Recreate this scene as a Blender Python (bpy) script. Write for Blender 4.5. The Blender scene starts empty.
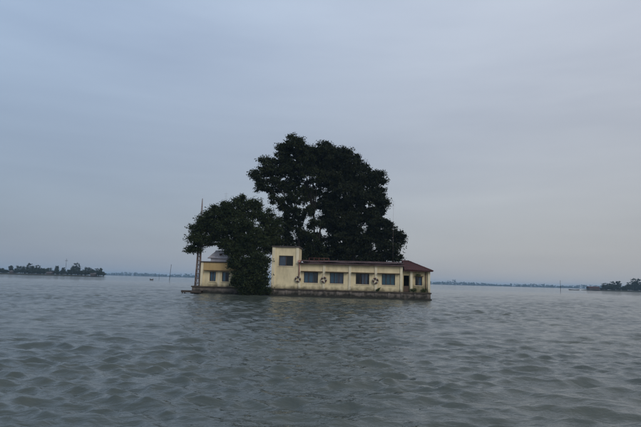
import bpy, bmesh, math, random
import numpy as np
from mathutils import Vector, Matrix

# ------------------------------------------------------------------ camera, sky, sun, exposure
scene = bpy.context.scene
EYE = 1.95
cam_data = bpy.data.cameras.new('camera')
cam = bpy.data.objects.new('camera', cam_data)
scene.collection.objects.link(cam)
scene.camera = cam
cam_data.sensor_width = 36.0
cam_data.lens = 36.0 * 503.0 / 641.0
cam_data.clip_start = 0.1
cam_data.clip_end = 20000.0
PITCH, ROLL = math.radians(7.61), math.radians(1.6)
F = Vector((0, math.cos(PITCH), math.sin(PITCH)))
R0 = Vector((1, 0, 0)); U0 = R0.cross(F)
RV = R0 * math.cos(ROLL) + U0 * math.sin(ROLL)
UV = U0 * math.cos(ROLL) - R0 * math.sin(ROLL)
cam.matrix_world = Matrix(((RV.x, UV.x, -F.x, 0), (RV.y, UV.y, -F.y, 0), (RV.z, UV.z, -F.z, EYE), (0, 0, 0, 1)))

SUN_EL, SUN_AZ = math.radians(38), math.radians(150)      # azimuth clockwise from +Y: behind the boat, to the right
world = bpy.data.worlds.new('World'); scene.world = world
world.use_nodes = True
wn, wl = world.node_tree.nodes, world.node_tree.links
wn.clear()
def wnode(t, **kw):
    n = wn.new(t)
    for k, v in kw.items(): setattr(n, k, v)
    return n
sky = wnode('ShaderNodeTexSky', sky_type='NISHITA', sun_disc=False, sun_elevation=SUN_EL, sun_rotation=SUN_AZ)
sky.air_density = 1.4; sky.dust_density = 3.0; sky.ozone_density = 1.5
tc = wnode('ShaderNodeTexCoord')
# overcast: duller at the horizon, brighter higher up and towards the side where the sun stands behind the cloud
sep = wnode('ShaderNodeSeparateXYZ'); wl.new(tc.outputs['Generated'], sep.inputs[0])
def wrange(sock, a, b):
    n = wnode('ShaderNodeMapRange', interpolation_type='SMOOTHSTEP'); wl.new(sock, n.inputs['Value'])
    n.inputs['From Min'].default_value = a; n.inputs['From Max'].default_value = b
    return n.outputs[0]
def wmix(fac, a, b, blend='MIX'):
    n = wnode('ShaderNodeMix', data_type='RGBA', blend_type=blend)
    if isinstance(fac, float): n.inputs['Factor'].default_value = fac
    else: wl.new(fac, n.inputs['Factor'])
    for k, c in ((6, a), (7, b)):
        if isinstance(c, tuple): n.inputs[k].default_value = (*c, 1)
        else: wl.new(c, n.inputs[k])
    return n.outputs[2]
fx = wrange(sep.outputs['X'], -0.75, 0.75); fz = wrange(sep.outputs['Z'], -0.05, 0.62)
low = wmix(fx, (0.230, 0.278, 0.362), (0.400, 0.404, 0.420)); high = wmix(fx, (0.375, 0.490, 0.675), (0.585, 0.630, 0.725))
cloud = wmix(fz, low, high)
mp = wnode('ShaderNodeMapping'); mp.inputs['Scale'].default_value = (1.1, 1.1, 6.5); mp.inputs['Location'].default_value = (0.4, 0.0, 0.35)
wl.new(tc.outputs['Generated'], mp.inputs['Vector'])
nz = wnode('ShaderNodeTexNoise'); nz.inputs['Scale'].default_value = 1.25; nz.inputs['Detail'].default_value = 6; nz.inputs['Roughness'].default_value = 0.5
nz.inputs['Distortion'].default_value = 0.35
wl.new(mp.outputs['Vector'], nz.inputs['Vector'])
cr = wnode('ShaderNodeValToRGB')
cr.color_ramp.elements[0].position = 0.34; cr.color_ramp.elements[0].color = (0.88, 0.885, 0.90, 1)
cr.color_ramp.elements[1].position = 0.70; cr.color_ramp.elements[1].color = (1.09, 1.085, 1.06, 1)
wl.new(nz.outputs['Fac'], cr.inputs['Fac'])
cloud = wmix(1.0, cloud, cr.outputs['Color'], 'MULTIPLY')
bg1 = wnode('ShaderNodeBackground'); bg1.inputs['Strength'].default_value = 0.10
wl.new(sky.outputs['Color'], bg1.inputs['Color'])
bg2 = wnode('ShaderNodeBackground'); bg2.inputs['Strength'].default_value = 1.0
wl.new(cloud, bg2.inputs['Color'])
mx = wnode('ShaderNodeMixShader'); mx.inputs['Fac'].default_value = 0.86      # cloud cover
wl.new(bg1.outputs[0], mx.inputs[1]); wl.new(bg2.outputs[0], mx.inputs[2])
wo = wnode('ShaderNodeOutputWorld'); wl.new(mx.outputs[0], wo.inputs['Surface'])

sd = bpy.data.lights.new('sun', 'SUN'); sd.energy = 0.75; sd.angle = math.radians(28); sd.color = (1.0, 0.95, 0.88)
sun = bpy.data.objects.new('sun', sd); scene.collection.objects.link(sun)
sdir = Vector((math.sin(SUN_AZ) * math.cos(SUN_EL), math.cos(SUN_AZ) * math.cos(SUN_EL), math.sin(SUN_EL)))
sun.rotation_euler = (-sdir).to_track_quat('-Z', 'Y').to_euler()
sun.location = (0, 0, 200)

vs = scene.view_settings
vs.view_transform = 'Standard'; vs.look = 'None'; vs.exposure = 0.12; vs.gamma = 1.0; vs.use_curve_mapping = False
scene.cycles.max_bounces = 8; scene.cycles.volume_bounces = 1; scene.cycles.transparent_max_bounces = 12
scene.cycles.caustics_reflective = False; scene.cycles.caustics_refractive = False

# ------------------------------------------------------------------ helpers
COL = scene.collection
rng = np.random.default_rng(7)
random.seed(7)

def link(o, parent=None):
    COL.objects.link(o)
    if parent is not None: o.parent = parent
    return o
def tag(o, label=None, cat=None, group=None, kind=None):
    if label: o['label'] = label
    if cat: o['category'] = cat
    if group: o['group'] = group
    if kind: o['kind'] = kind
    return o
def empty(name, loc, rz=0.0):
    o = bpy.data.objects.new(name, None); COL.objects.link(o)
    o.location = loc; o.rotation_euler = (0, 0, rz); o.empty_display_size = 0.3
    return o
def copy_tree(o, parent=None):
    c = o.copy(); COL.objects.link(c); c.parent = parent
    for ch in list(o.children): copy_tree(ch, c)
    return c
def box(bm, x0, x1, y0, y1, z0, z1):
    v = [bm.verts.new(p) for p in ((x0,y0,z0),(x1,y0,z0),(x1,y1,z0),(x0,y1,z0),(x0,y0,z1),(x1,y0,z1),(x1,y1,z1),(x0,y1,z1))]
    for f in ((0,3,2,1),(4,5,6,7),(0,1,5,4),(1,2,6,5),(2,3,7,6),(3,0,4,7)): bm.faces.new([v[i] for i in f])
def tube(bm, pts, radii, n=8, cap=True):
    pts = [Vector(p) for p in pts]; rings = []
    for i, p in enumerate(pts):
        a = pts[max(i-1, 0)]; b = pts[min(i+1, len(pts)-1)]
        d = (b - a).normalized()
        s = d.cross(Vector((0, 0, 1)) if abs(d.z) < 0.9 else Vector((1, 0, 0))).normalized(); t = d.cross(s)
        r = radii[i] if hasattr(radii, '__len__') else radii
        rings.append([bm.verts.new(p + (s*math.cos(2*math.pi*k/n) + t*math.sin(2*math.pi*k/n))*r) for k in range(n)])
    for A, B in zip(rings, rings[1:]):
        for k in range(n): bm.faces.new((A[k], A[(k+1) % n], B[(k+1) % n], B[k]))
    if cap:
        bm.faces.new(rings[0]); bm.faces.new(rings[-1])
def mesh_obj(name, bm, m, parent=None, smooth=False, bevel=0.0):
    bmesh.ops.recalc_face_normals(bm, faces=bm.faces[:])
    me = bpy.data.meshes.new(name); bm.to_mesh(me); bm.free()
    me.materials.append(m)
    if smooth: me.shade_smooth()
    o = bpy.data.objects.new(name, me); link(o, parent)
    if bevel:
        b = o.modifiers.new('bevel', 'BEVEL'); b.width = bevel; b.segments = 2; b.limit_method = 'ANGLE'
    return o
def boxes(name, lst, m, parent=None, bevel=0.0):
    bm = bmesh.new()
    for b in lst: box(bm, *b)
    return mesh_obj(name, bm, m, parent, bevel=bevel)
def tubes(name, lst, m, parent=None, n=8):
    bm = bmesh.new()
    for pts, r in lst: tube(bm, pts, r, n)
    return mesh_obj(name, bm, m, parent, smooth=True)
def wall_holes(name, x0, x1, z0, z1, y0, t, holes, m, parent):
    """a wall slab in the xz plane, front face at y0, back at y0+t, with real openings"""
    xs = sorted({x0, x1} | {h[0] for h in holes} | {h[1] for h in holes})
    zs = sorted({z0, z1} | {h[2] for h in holes} | {h[3] for h in holes})
    def solid(i, j):
        if i < 0 or j < 0 or i >= len(xs)-1 or j >= len(zs)-1: return False
        cx, cz = (xs[i]+xs[i+1])/2, (zs[j]+zs[j+1])/2
        return not any(h[0] < cx < h[1] and h[2] < cz < h[3] for h in holes)
    bm = bmesh.new(); vd = {}
    def V(i, j, k):
        if (i, j, k) not in vd: vd[i, j, k] = bm.verts.new((xs[i], y0 + k*t, zs[j]))
        return vd[i, j, k]
    for i in range(len(xs)-1):
        for j in range(len(zs)-1):
            if not solid(i, j): continue
            for k in (0, 1): bm.faces.new((V(i,j,k), V(i+1,j,k), V(i+1,j+1,k), V(i,j+1,k)))
            if not solid(i-1, j): bm.faces.new((V(i,j,0), V(i,j+1,0), V(i,j+1,1), V(i,j,1)))
            if not solid(i+1, j): bm.faces.new((V(i+1,j,0), V(i+1,j+1,0), V(i+1,j+1,1), V(i+1,j,1)))
            if not solid(i, j-1): bm.faces.new((V(i,j,0), V(i+1,j,0), V(i+1,j,1), V(i,j,1)))
            if not solid(i, j+1): bm.faces.new((V(i,j+1,0), V(i+1,j+1,0), V(i+1,j+1,1), V(i,j+1,1)))
    return mesh_obj(name, bm, m, parent)
def np_mesh(name, verts, quads, m, smooth=False):
    me = bpy.data.meshes.new(name)
    nv, nq = len(verts), len(quads); k = quads.shape[1]
    me.vertices.add(nv); me.vertices.foreach_set('co', np.ascontiguousarray(verts, dtype=np.float32).ravel())
    me.loops.add(nq*k); me.loops.foreach_set('vertex_index', np.ascontiguousarray(quads, dtype=np.int32).ravel())
    me.polygons.add(nq); me.polygons.foreach_set('loop_start', np.arange(0, nq*k, k, dtype=np.int32))
    me.update(calc_edges=True)
    me.materials.append(m)
    if smooth: me.shade_smooth()
    return me

# ------------------------------------------------------------------ materials
def mat(name, col, rough=0.8, col2=None, nscale=1.0, spec=0.3, bump=0.0, bscale=20.0, stretch=None, lo=0.35, hi=0.7, detail=6, metallic=0.0):
    m = bpy.data.materials.new(name); m.use_nodes = True
    nt = m.node_tree; b = nt.nodes['Principled BSDF']
    b.inputs['Roughness'].default_value = rough; b.inputs['Specular IOR Level'].default_value = spec; b.inputs['Metallic'].default_value = metallic
    b.inputs['Base Color'].default_value = (*col, 1)
    g = nt.nodes.new('ShaderNodeNewGeometry')
    if col2 is not None:
        mpn = nt.nodes.new('ShaderNodeMapping'); mpn.inputs['Scale'].default_value = stretch or (1, 1, 1)
        nt.links.new(g.outputs['Position'], mpn.inputs['Vector'])
        n = nt.nodes.new('ShaderNodeTexNoise'); n.inputs['Scale'].default_value = nscale; n.inputs['Detail'].default_value = detail
        nt.links.new(mpn.outputs[0], n.inputs['Vector'])
        r = nt.nodes.new('ShaderNodeValToRGB'); r.color_ramp.elements[0].position = lo; r.color_ramp.elements[1].position = hi
        r.color_ramp.elements[0].color = (*col, 1); r.color_ramp.elements[1].color = (*col2, 1)
        nt.links.new(n.outputs['Fac'], r.inputs['Fac']); nt.links.new(r.outputs['Color'], b.inputs['Base Color'])
    if bump:
        n2 = nt.nodes.new('ShaderNodeTexNoise'); n2.inputs['Scale'].default_value = bscale; n2.inputs['Detail'].default_value = 5
        nt.links.new(g.outputs['Position'], n2.inputs['Vector'])
        bp = nt.nodes.new('ShaderNodeBump'); bp.inputs['Strength'].default_value = bump; bp.inputs['Distance'].default_value = 0.03
        nt.links.new(n2.outputs['Fac'], bp.inputs['Height']); nt.links.new(bp.outputs[0], b.inputs['Normal'])
    return m

def stained(name, col, dirt, zlow, zhigh, rough=0.85, streak=0.36):
    """painted plaster with rain streaks, plus damp algae that creeps up from the lake with a ragged edge"""
    m = mat(name, col, rough, tuple(c*0.80 for c in col), 0.9, bump=0.25, bscale=14)
    nt = m.node_tree; b = nt.nodes['Principled BSDF']
    src = b.inputs['Base Color'].links[0].from_socket
    g = [n for n in nt.nodes if n.bl_idname == 'ShaderNodeNewGeometry'][0]
    # vertical rain streaks
    mpn = nt.nodes.new('ShaderNodeMapping'); mpn.inputs['Scale'].default_value = (1.7, 1.7, 0.42)
    nt.links.new(g.outputs['Position'], mpn.inputs['Vector'])
    n = nt.nodes.new('ShaderNodeTexNoise'); n.inputs['Scale'].default_value = 1.6; n.inputs['Detail'].default_value = 7; n.inputs['Roughness'].default_value = 0.65
    nt.links.new(mpn.outputs[0], n.inputs['Vector'])
    r = nt.nodes.new('ShaderNodeValToRGB'); r.color_ramp.elements[0].position = 0.45; r.color_ramp.elements[1].position = 0.76
    r.color_ramp.elements[0].color = (0, 0, 0, 1); r.color_ramp.elements[1].color = (streak, streak, streak, 1)
    nt.links.new(n.outputs['Fac'], r.inputs['Fac'])
    m1 = nt.nodes.new('ShaderNodeMix'); m1.data_type = 'RGBA'
    nt.links.new(r.outputs['Color'], m1.inputs['Factor']); nt.links.new(src, m1.inputs[6]); m1.inputs[7].default_value = (dirt[0]*2.2, dirt[1]*2.0, dirt[2]*1.7, 1)
    # damp zone
    sx = nt.nodes.new('ShaderNodeSeparateXYZ'); nt.links.new(g.outputs['Position'], sx.inputs[0])
    n3 = nt.nodes.new('ShaderNodeTexNoise'); n3.inputs['Scale'].default_value = 1.8; n3.inputs['Detail'].default_value = 7
    nt.links.new(g.outputs['Position'], n3.inputs['Vector'])
    ad = nt.nodes.new('ShaderNodeMath'); ad.operation = 'MULTIPLY_ADD'; nt.links.new(n3.outputs['Fac'], ad.inputs[0]); ad.inputs[1].default_value = 1.3; nt.links.new(sx.outputs['Z'], ad.inputs[2])
    mr = nt.nodes.new('ShaderNodeMapRange'); nt.links.new(ad.outputs[0], mr.inputs['Value'])
    mr.inputs['From Min'].default_value = zlow + 0.65; mr.inputs['From Max'].default_value = zhigh + 0.65
    mr.inputs['To Min'].default_value = 0.92; mr.inputs['To Max'].default_value = 0.0
    m2 = nt.nodes.new('ShaderNodeMix'); m2.data_type = 'RGBA'
    nt.links.new(mr.outputs[0], m2.inputs['Factor']); nt.links.new(m1.outputs[2], m2.inputs[6]); m2.inputs[7].default_value = (*dirt, 1)
    nt.links.new(m2.outputs[2], b.inputs['Base Color'])
    return m

M = {}
M['wall'] = stained('cream_yellow_plaster', (0.84, 0.71, 0.45), (0.10, 0.085, 0.05), 0.75, 1.35)
M['trim'] = stained('pale_cream_plaster', (0.86, 0.76, 0.54), (0.12, 0.10, 0.06), 0.75, 1.25)
M['annex'] = stained('mouldy_cream_plaster', (0.68, 0.56, 0.34), (0.06, 0.065, 0.035), 0.9, 1.9, streak=0.8)
M['fascia'] = stained('ochre_plaster', (0.55, 0.39, 0.18), (0.10, 0.08, 0.05), 0.6, 1.2)
M['plinth'] = stained('damp_masonry', (0.27, 0.23, 0.20), (0.016, 0.018, 0.013), 0.25, 0.72, streak=0.7)
M['ledge'] = mat('shadow_toned_cement', (0.05, 0.042, 0.034), 0.9, (0.10, 0.08, 0.06), 1.5, bump=0.4)  # dark colour carries the shadow stripe along the top of the plinth
M['shade'] = mat('weathered_cement', (0.11, 0.075, 0.045), 0.9, (0.20, 0.14, 0.08), 2.0)
M['cap'] = mat('dark_cement', (0.07, 0.06, 0.055), 0.9, (0.12, 0.10, 0.09), 1.5)
M['tile'] = mat('red_clay_tile', (0.085, 0.030, 0.026), 0.8, (0.050, 0.027, 0.026), 1.6, bump=0.4, bscale=9)
M['oldtile'] = mat('grimy_clay_tile', (0.050, 0.030, 0.029), 0.8, (0.125, 0.085, 0.085), 1.3, bump=0.4, bscale=9)
M['frame'] = mat('brown_window_wood', (0.10, 0.065, 0.045), 0.6)
M['bluecurtain'] = mat('blue_curtain', (0.20, 0.33, 0.45), 0.9, (0.32, 0.45, 0.56), 1.5, stretch=(8, 8, 0.6))
M['greycurtain'] = mat('grey_curtain', (0.30, 0.31, 0.40), 0.9, (0.40, 0.40, 0.48), 1.5, stretch=(8, 8, 0.6))
M['tealcurtain'] = mat('teal_curtain', (0.16, 0.34, 0.42), 0.9, (0.26, 0.42, 0.50), 1.5, stretch=(8, 8, 0.6))
M['browncurtain'] = mat('brown_curtain', (0.16, 0.12, 0.11), 0.9, (0.22, 0.17, 0.15), 1.5, stretch=(8, 8, 0.6))
M['dark'] = mat('painted_dim_interior', (0.05, 0.045, 0.042), 0.9)  # dimness of the rooms put into the colour, near black behind the glass
M['pinkpipe'] = mat('faded_red_pipe', (0.38, 0.15, 0.12), 0.5, (0.45, 0.24, 0.19), 3)
M['brownpipe'] = mat('brown_pipe', (0.16, 0.09, 0.06), 0.5)
M['rail'] = mat('red_oxide_rail', (0.16, 0.06, 0.05), 0.5)
M['tin'] = mat('pale_tin', (0.76, 0.72, 0.75), 0.55, (0.60, 0.56, 0.58), 2.0)
M['steel'] = mat('dull_galvanised_steel', (0.34, 0.33, 0.34), 0.55, (0.22, 0.15, 0.12), 1.2)
M['rust'] = mat('rusty_steel', (0.20, 0.13, 0.105), 0.7, (0.30, 0.25, 0.23), 1.5)
M['pole'] = mat('dark_pole', (0.05, 0.048, 0.045), 0.8)
M['jetty'] = mat('wet_timber', (0.055, 0.045, 0.038), 0.7, (0.10, 0.08, 0.065), 3.0, bump=0.4)
M['ring'] = mat('lifebuoy_dark_red', (0.075, 0.035, 0.03), 0.6)
M['band'] = mat('lifebuoy_white', (0.48, 0.44, 0.36), 0.6)
M['rope'] = mat('rope', (0.30, 0.27, 0.2), 0.9)
M['bark'] = mat('bark', (0.015, 0.013, 0.011), 0.9, (0.028, 0.024, 0.020), 2.5, bump=0.6, bscale=12)
M['soil'] = mat('soil', (0.035, 0.032, 0.024), 0.95, (0.035, 0.042, 0.022), 0.3)
M['shorehouse'] = mat('whitewash', (0.12, 0.10, 0.10), 0.85, (0.08, 0.075, 0.075), 0.6)
M['boat'] = mat('weathered_planks', (0.11, 0.10, 0.095), 0.7)

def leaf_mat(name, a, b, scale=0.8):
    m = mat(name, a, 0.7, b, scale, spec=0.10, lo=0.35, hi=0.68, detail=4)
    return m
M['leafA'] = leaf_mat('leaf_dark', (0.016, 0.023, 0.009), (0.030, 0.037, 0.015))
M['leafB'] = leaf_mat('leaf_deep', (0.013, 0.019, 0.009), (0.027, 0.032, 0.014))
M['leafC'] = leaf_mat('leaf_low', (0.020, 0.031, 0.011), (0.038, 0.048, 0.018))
M['leafW'] = leaf_mat('leaf_weed', (0.05, 0.075, 0.025), (0.07, 0.085, 0.03))
M['leafI'] = leaf_mat('leaf_islet', (0.028, 0.042, 0.026), (0.042, 0.055, 0.032), 0.2)
M['leafF'] = leaf_mat('leaf_far', (0.035, 0.052, 0.035), (0.050, 0.065, 0.04), 0.05)

def glass_mat():
    m = bpy.data.materials.new('window_glass'); m.use_nodes = True
    nt = m.node_tree; nt.nodes.clear()
    tr = nt.nodes.new('ShaderNodeBsdfTransparent'); tr.inputs[0].default_value = (0.80, 0.86, 0.88, 1)
    gl = nt.nodes.new('ShaderNodeBsdfGlossy'); gl.inputs['Roughness'].default_value = 0.06
    fr = nt.nodes.new('ShaderNodeFresnel'); fr.inputs[0].default_value = 1.40
    mxs = nt.nodes.new('ShaderNodeMixShader'); nt.links.new(fr.outputs[0], mxs.inputs[0])
    nt.links.new(tr.outputs[0], mxs.inputs[1]); nt.links.new(gl.outputs[0], mxs.inputs[2])
    o = nt.nodes.new('ShaderNodeOutputMaterial'); nt.links.new(mxs.outputs[0], o.inputs[0])
    return m
M['glass'] = glass_mat()

def water_mat():
    m = bpy.data.materials.new('lake_water'); m.use_nodes = True
    nt = m.node_tree; b = nt.nodes['Principled BSDF']
    b.inputs['Roughness'].default_value = 0.07; b.inputs['IOR'].default_value = 1.52; b.inputs['Specular IOR Level'].default_value = 0.5
    g = nt.nodes.new('ShaderNodeNewGeometry')
    # silt: slow drifts of browner and greener water
    n0 = nt.nodes.new('ShaderNodeTexNoise'); n0.inputs['Scale'].default_value = 0.12; n0.inputs['Detail'].default_value = 4
    nt.links.new(g.outputs['Position'], n0.inputs['Vector'])
    r = nt.nodes.new('ShaderNodeValToRGB'); r.color_ramp.elements[0].position = 0.35; r.color_ramp.elements[1].position = 0.7
    r.color_ramp.elements[0].color = (0.054, 0.068, 0.060, 1); r.color_ramp.elements[1].color = (0.074, 0.082, 0.062, 1)
    nt.links.new(n0.outputs['Fac'], r.inputs['Fac']); nt.links.new(r.outputs['Color'], b.inputs['Base Color'])
    prev = None
    # ripples riding on the waves: the finer two layers are folded into sharp little crests
    for sc, st, rot, dist, sharp in (((1.8, 4.4, 1), 0.8, 0.25, 0.052, False), ((5.5, 11, 1), 0.8, -0.2, 0.020, False), ((11, 20, 1), 0.8, 0.15, 0.006, True)):
        mpn = nt.nodes.new('ShaderNodeMapping'); mpn.inputs['Scale'].default_value = sc; mpn.inputs['Rotation'].default_value = (0, 0, rot)
        nt.links.new(g.outputs['Position'], mpn.inputs['Vector'])
        n = nt.nodes.new('ShaderNodeTexNoise'); n.inputs['Scale'].default_value = 1.0; n.inputs['Detail'].default_value = 2.5; n.inputs['Distortion'].default_value = 0.5
        nt.links.new(mpn.outputs[0], n.inputs['Vector'])
        out = n.outputs['Fac']
        if sharp:
            a1 = nt.nodes.new('ShaderNodeMath'); a1.operation = 'SUBTRACT'; nt.links.new(out, a1.inputs[0]); a1.inputs[1].default_value = 0.5
            a2 = nt.nodes.new('ShaderNodeMath'); a2.operation = 'ABSOLUTE'; nt.links.new(a1.outputs[0], a2.inputs[0])
            a3 = nt.nodes.new('ShaderNodeMath'); a3.operation = 'MULTIPLY'; nt.links.new(a2.outputs[0], a3.inputs[0]); a3.inputs[1].default_value = -2.0
            out = a3.outputs[0]
        bp = nt.nodes.new('ShaderNodeBump'); bp.inputs['Strength'].default_value = st; bp.inputs['Distance'].default_value = dist
        nt.links.new(out, bp.inputs['Height'])
        if prev: nt.links.new(prev.outputs[0], bp.inputs['Normal'])
        prev = bp
    nt.links.new(prev.outputs[0], b.inputs['Normal'])
    return m
M['water'] = water_mat()

# ------------------------------------------------------------------ water: real wind chop, finest nearby
def make_water():
    rows = [-40, -25, -15, -10] + list(np.arange(-8, 2.4, 0.4)) + list(np.arange(2.4, 4.9, 0.1))
    y = 4.9
    while y < 6500:
        rows.append(y)
        if y < 80: step = min(max(0.5*y*y/1568, 0.028), 0.14)
        else: step = 0.13*(y/80)**2.0
        y += min(step, 400)
    rows.append(6500.0)
    rows = np.array(rows); ncol = 590
    s = np.linspace(-1, 1, ncol)
    Y, S = np.meshgrid(rows, s, indexing='ij')
    half = np.maximum(0.78*(rows + 16), 12)
    half = np.where(rows > 300, half*1.25, half)
    X = S*half[:, None]
    dx = (2*half/ncol)[:, None]; dy = np.gradient(rows)[:, None]
    cell = np.maximum(dx, dy*0.9)
    r2 = np.random.default_rng(21)
    Z = np.zeros_like(X); DX = np.zeros_like(X); DY = np.zeros_like(X)
    N = 120
    wind = math.radians(-98)              # travelling towards the boat
    lam = np.exp(np.linspace(math.log(0.085), math.log(1.65), N))*np.exp(r2.normal(0, 0.02, N))
    paws = 1.0 + 0.4*np.sin(X*0.9 + 1.3*np.sin(Y*0.35) + 0.5)*np.sin(Y*0.7 + 1.1*np.sin(X*0.4)) + 0.25*np.sin(X*0.23 - Y*0.41)
    for l in lam:
        k = 2*math.pi/l
        sl, spread = (0.028, 0.40) if l > 0.85 else ((0.052, 0.55) if l > 0.24 else (0.048, 0.7))
        a = sl/k
        th = wind + r2.normal(0, spread)
        ph = r2.uniform(0, 2*math.pi)
        cx, cy = math.cos(th), math.sin(th)
        w = np.clip((l/cell - 2.2)/2.2, 0, 1)*(paws if l < 0.6 else 1.0)
        arg = k*(cx*X + cy*Y) + ph
        c, sn = np.cos(arg), np.sin(arg)
        Z += w*a*c; DX -= w*a*0.7*cx*sn; DY -= w*a*0.7*cy*sn
    # gusts: patches of stronger and weaker chop
    gust = 1.0 + 0.18*np.sin(X*0.11 + Y*0.07 + 1.0)*np.sin(Y*0.16 - X*0.05) + 0.15*np.sin(X*0.31 - Y*0.23)
    Vt = np.stack([X + DX*gust, Y + DY*gust, Z*gust], -1).reshape(-1, 3)
    nr = len(rows); idx = np.arange(nr*ncol).reshape(nr, ncol)
    q = np.stack([idx[:-1, :-1], idx[:-1, 1:], idx[1:, 1:], idx[1:, :-1]], -1).reshape(-1, 4)
    o = bpy.data.objects.new('lake_water', np_mesh('lake_water', Vt, q, M['water'], True)); link(o)
    tag(o, 'choppy grey green lake water with small wind waves', kind='structure')
    print('water verts', len(Vt))
make_water()

# ------------------------------------------------------------------ building frame of reference (front wall turned four degrees)
ANG = math.radians(-4)
OX, OY = -5.646, 61.0
def L(x, y, z=0.0):
    return Vector((OX + x*math.cos(ANG) - y*math.sin(ANG), OY + x*math.sin(ANG) + y*math.cos(ANG), z))
def thing(name, x, y, z, label, cat, group=None):
    return tag(empty(name, L(x, y, z), ANG), label, cat, group)

def roof_sheet(bm, a, b, c, d, pitch=0.24, course=0.34, amp=0.035):
    """pantile slope: a-b is the eave, d-c the ridge; the rolls run up the slope and the courses step"""
    a, b, c, d = map(Vector, (a, b, c, d))
    n = (b - a).cross(d - a).normalized()
    if n.z < 0: n = -n
    nu = max(4, int((b-a).length/pitch)*4); nv = max(2, int((d-a).length/course)*2)
    g = []
    for j in range(nv+1):
        v = j/nv; row = []
        e0 = a.lerp(d, v); e1 = b.lerp(c, v)
        for i in range(nu+1):
            h = .03*(1 + math.sin(i*.021*nu**.3 + 1)) + .015*(1 + math.sin(i*.13 + j)) + amp*abs(math.sin(math.pi*i/4.0)) + 0.025*(1 if j % 2 == 0 else 0) + random.uniform(-.006, .006)
            row.append(bm.verts.new(e0.lerp(e1, i/nu) + n*h))
        g.append(row)
    for j in range(nv):
        for i in range(nu): bm.faces.new((g[j][i], g[j][i+1], g[j+1][i+1], g[j+1][i]))

def window(parent, x0, x1, z0, z1, y, sashes, curtains):
    """frame > panes; curtains hang 12 cm behind the glass. curtains: (fraction0, fraction1, material)"""
    fw = 0.055; w = x1 - x0
    fr = [(x0, x0+fw, y, y+.07, z0, z1), (x1-fw, x1, y, y+.07, z0, z1), (x0+fw, x1-fw, y, y+.07, z0, z0+fw), (x0+fw, x1-fw, y, y+.07, z1-fw, z1)]
    for k in range(1, sashes):
        xm = x0 + w*k/sashes; fr.append((xm-fw*.55, xm+fw*.55, y+.002, y+.068, z0+fw, z1-fw))
    win = boxes('window', fr, M['frame'], parent)
    for k in range(sashes):
        boxes('pane', [(x0 + w*k/sashes + .04, x0 + w*(k+1)/sashes - .04, y+.03, y+.036, z0+.04, z1-.04)], M['glass'], win)
    for f0, f1, m in curtains:
        n = max(6, int((f1-f0)*w/0.035)); bm = bmesh.new(); pr = None
        for i in range(n+1):
            xx = x0 + w*(f0 + (f1-f0)*i/n); yy = y + .17 + .03*math.sin(i*1.9 + x0)
            cu = (bm.verts.new((xx, yy, z0-.1)), bm.verts.new((xx, yy, z1+.05)))
            if pr: bm.faces.new((pr[0], cu[0], cu[1], pr[1]))
            pr = cu
        mesh_obj('curtain', bm, m, win, smooth=True)
    boxes('sill', [(x0-.06, x1+.06, y-.21, y-.004, z0-.07, z0-.004)], M['trim'], win)
    return win

# platform that carries the buildings
pf = thing('masonry_platform', 0, 0, -0.0, 'low dark damp masonry platform rising from the lake under both yellow buildings', 'platform')
boxes('base_wall', [(-0.06, 18.86, -0.06, 17.0, -2.0, 0.74), (-10.0, -0.061, 0.94, 17.0, -2.0, 0.74)], M['plinth'], pf)
boxes('ledge', [(-0.16, 18.96, -0.17, 1.2, 0.742, 0.90), (-10.1, -0.161, 0.83, 2.2, 0.742, 0.90)], M['ledge'], pf, bevel=0.015)
boxes('earth_fill', [(-9.9, 18.7, 2.3, 16.9, 0.741, 0.86)], M['soil'], pf)
boxes('footing', [(-0.2, 18.99, -0.22, 0.2, -1.9, 0.16), (-10.12, -0.21, 0.78, 1.2, -1.9, 0.16)], M['plinth'], pf, bevel=0.02)
for k in range(13):
    x = 0.35 + k*1.52
    boxes('buttress', [(x-.14, x+.14, -.135, -.062, 0.161, 0.74)], M['plinth'], pf, bevel=0.01)

# ---- main hall
hall = thing('lakeside_hall', 0, 0, 0.9, 'long single storey cream yellow hall with four windows and a square end tower', 'building')
def HB(lst): return [(a, b, c, d, e-0.9, f-0.9) for a, b, c, d, e, f in lst]
WX = [(3.87, 5.58), (6.98, 8.62), (10.08, 11.68), (13.15, 14.72)]
WZ0, WZ1 = 1.66, 2.94
wall_holes('wall', 3.17, 15.6, 0.003, 3.0, 0.0, 0.24, [(a, b, WZ0-.9, WZ1-.9) for a, b in WX], M['wall'], hall)
boxes('side_wall', HB([(15.36, 15.6, .241, 6.5, .903, 3.9)]), M['wall'], hall)
boxes('back_wall', HB([(0, 15.6, 6.501, 6.7, .903, 3.9)]), M['wall'], hall)
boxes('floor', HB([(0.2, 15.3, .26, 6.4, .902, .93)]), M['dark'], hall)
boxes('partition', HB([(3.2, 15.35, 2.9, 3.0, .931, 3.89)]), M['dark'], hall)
for x in (3.36, 6.29, 9.38, 12.46, 15.44):
    boxes('pilaster', HB([(x-.16, x+.16, -.10, -.002, .903, 3.897)]), M['trim'], hall, bevel=0.01)
curt = [[(0.0, .72, M['bluecurtain']), (.74, 1.0, M['browncurtain'])], [(0.0, .5, M['bluecurtain']), (.52, 1.0, M['greycurtain'])], [(.46, .86, M['greycurtain'])], [(0.02, 1.0, M['tealcurtain'])]]
for (a, b), cu in zip(WX, curt): window(hall, a, b, WZ0-.9, WZ1-.9, .16, 3, cu)
edges = [3.53, 6.12, 6.46, 9.21, 9.55, 12.29, 12.63, 15.27]
for k in range(4):
    boxes('sunshade', HB([(edges[2*k], edges[2*k+1], -.42, -.003, 2.985, 3.06)]), M['shade'], hall, bevel=0.01)
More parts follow.
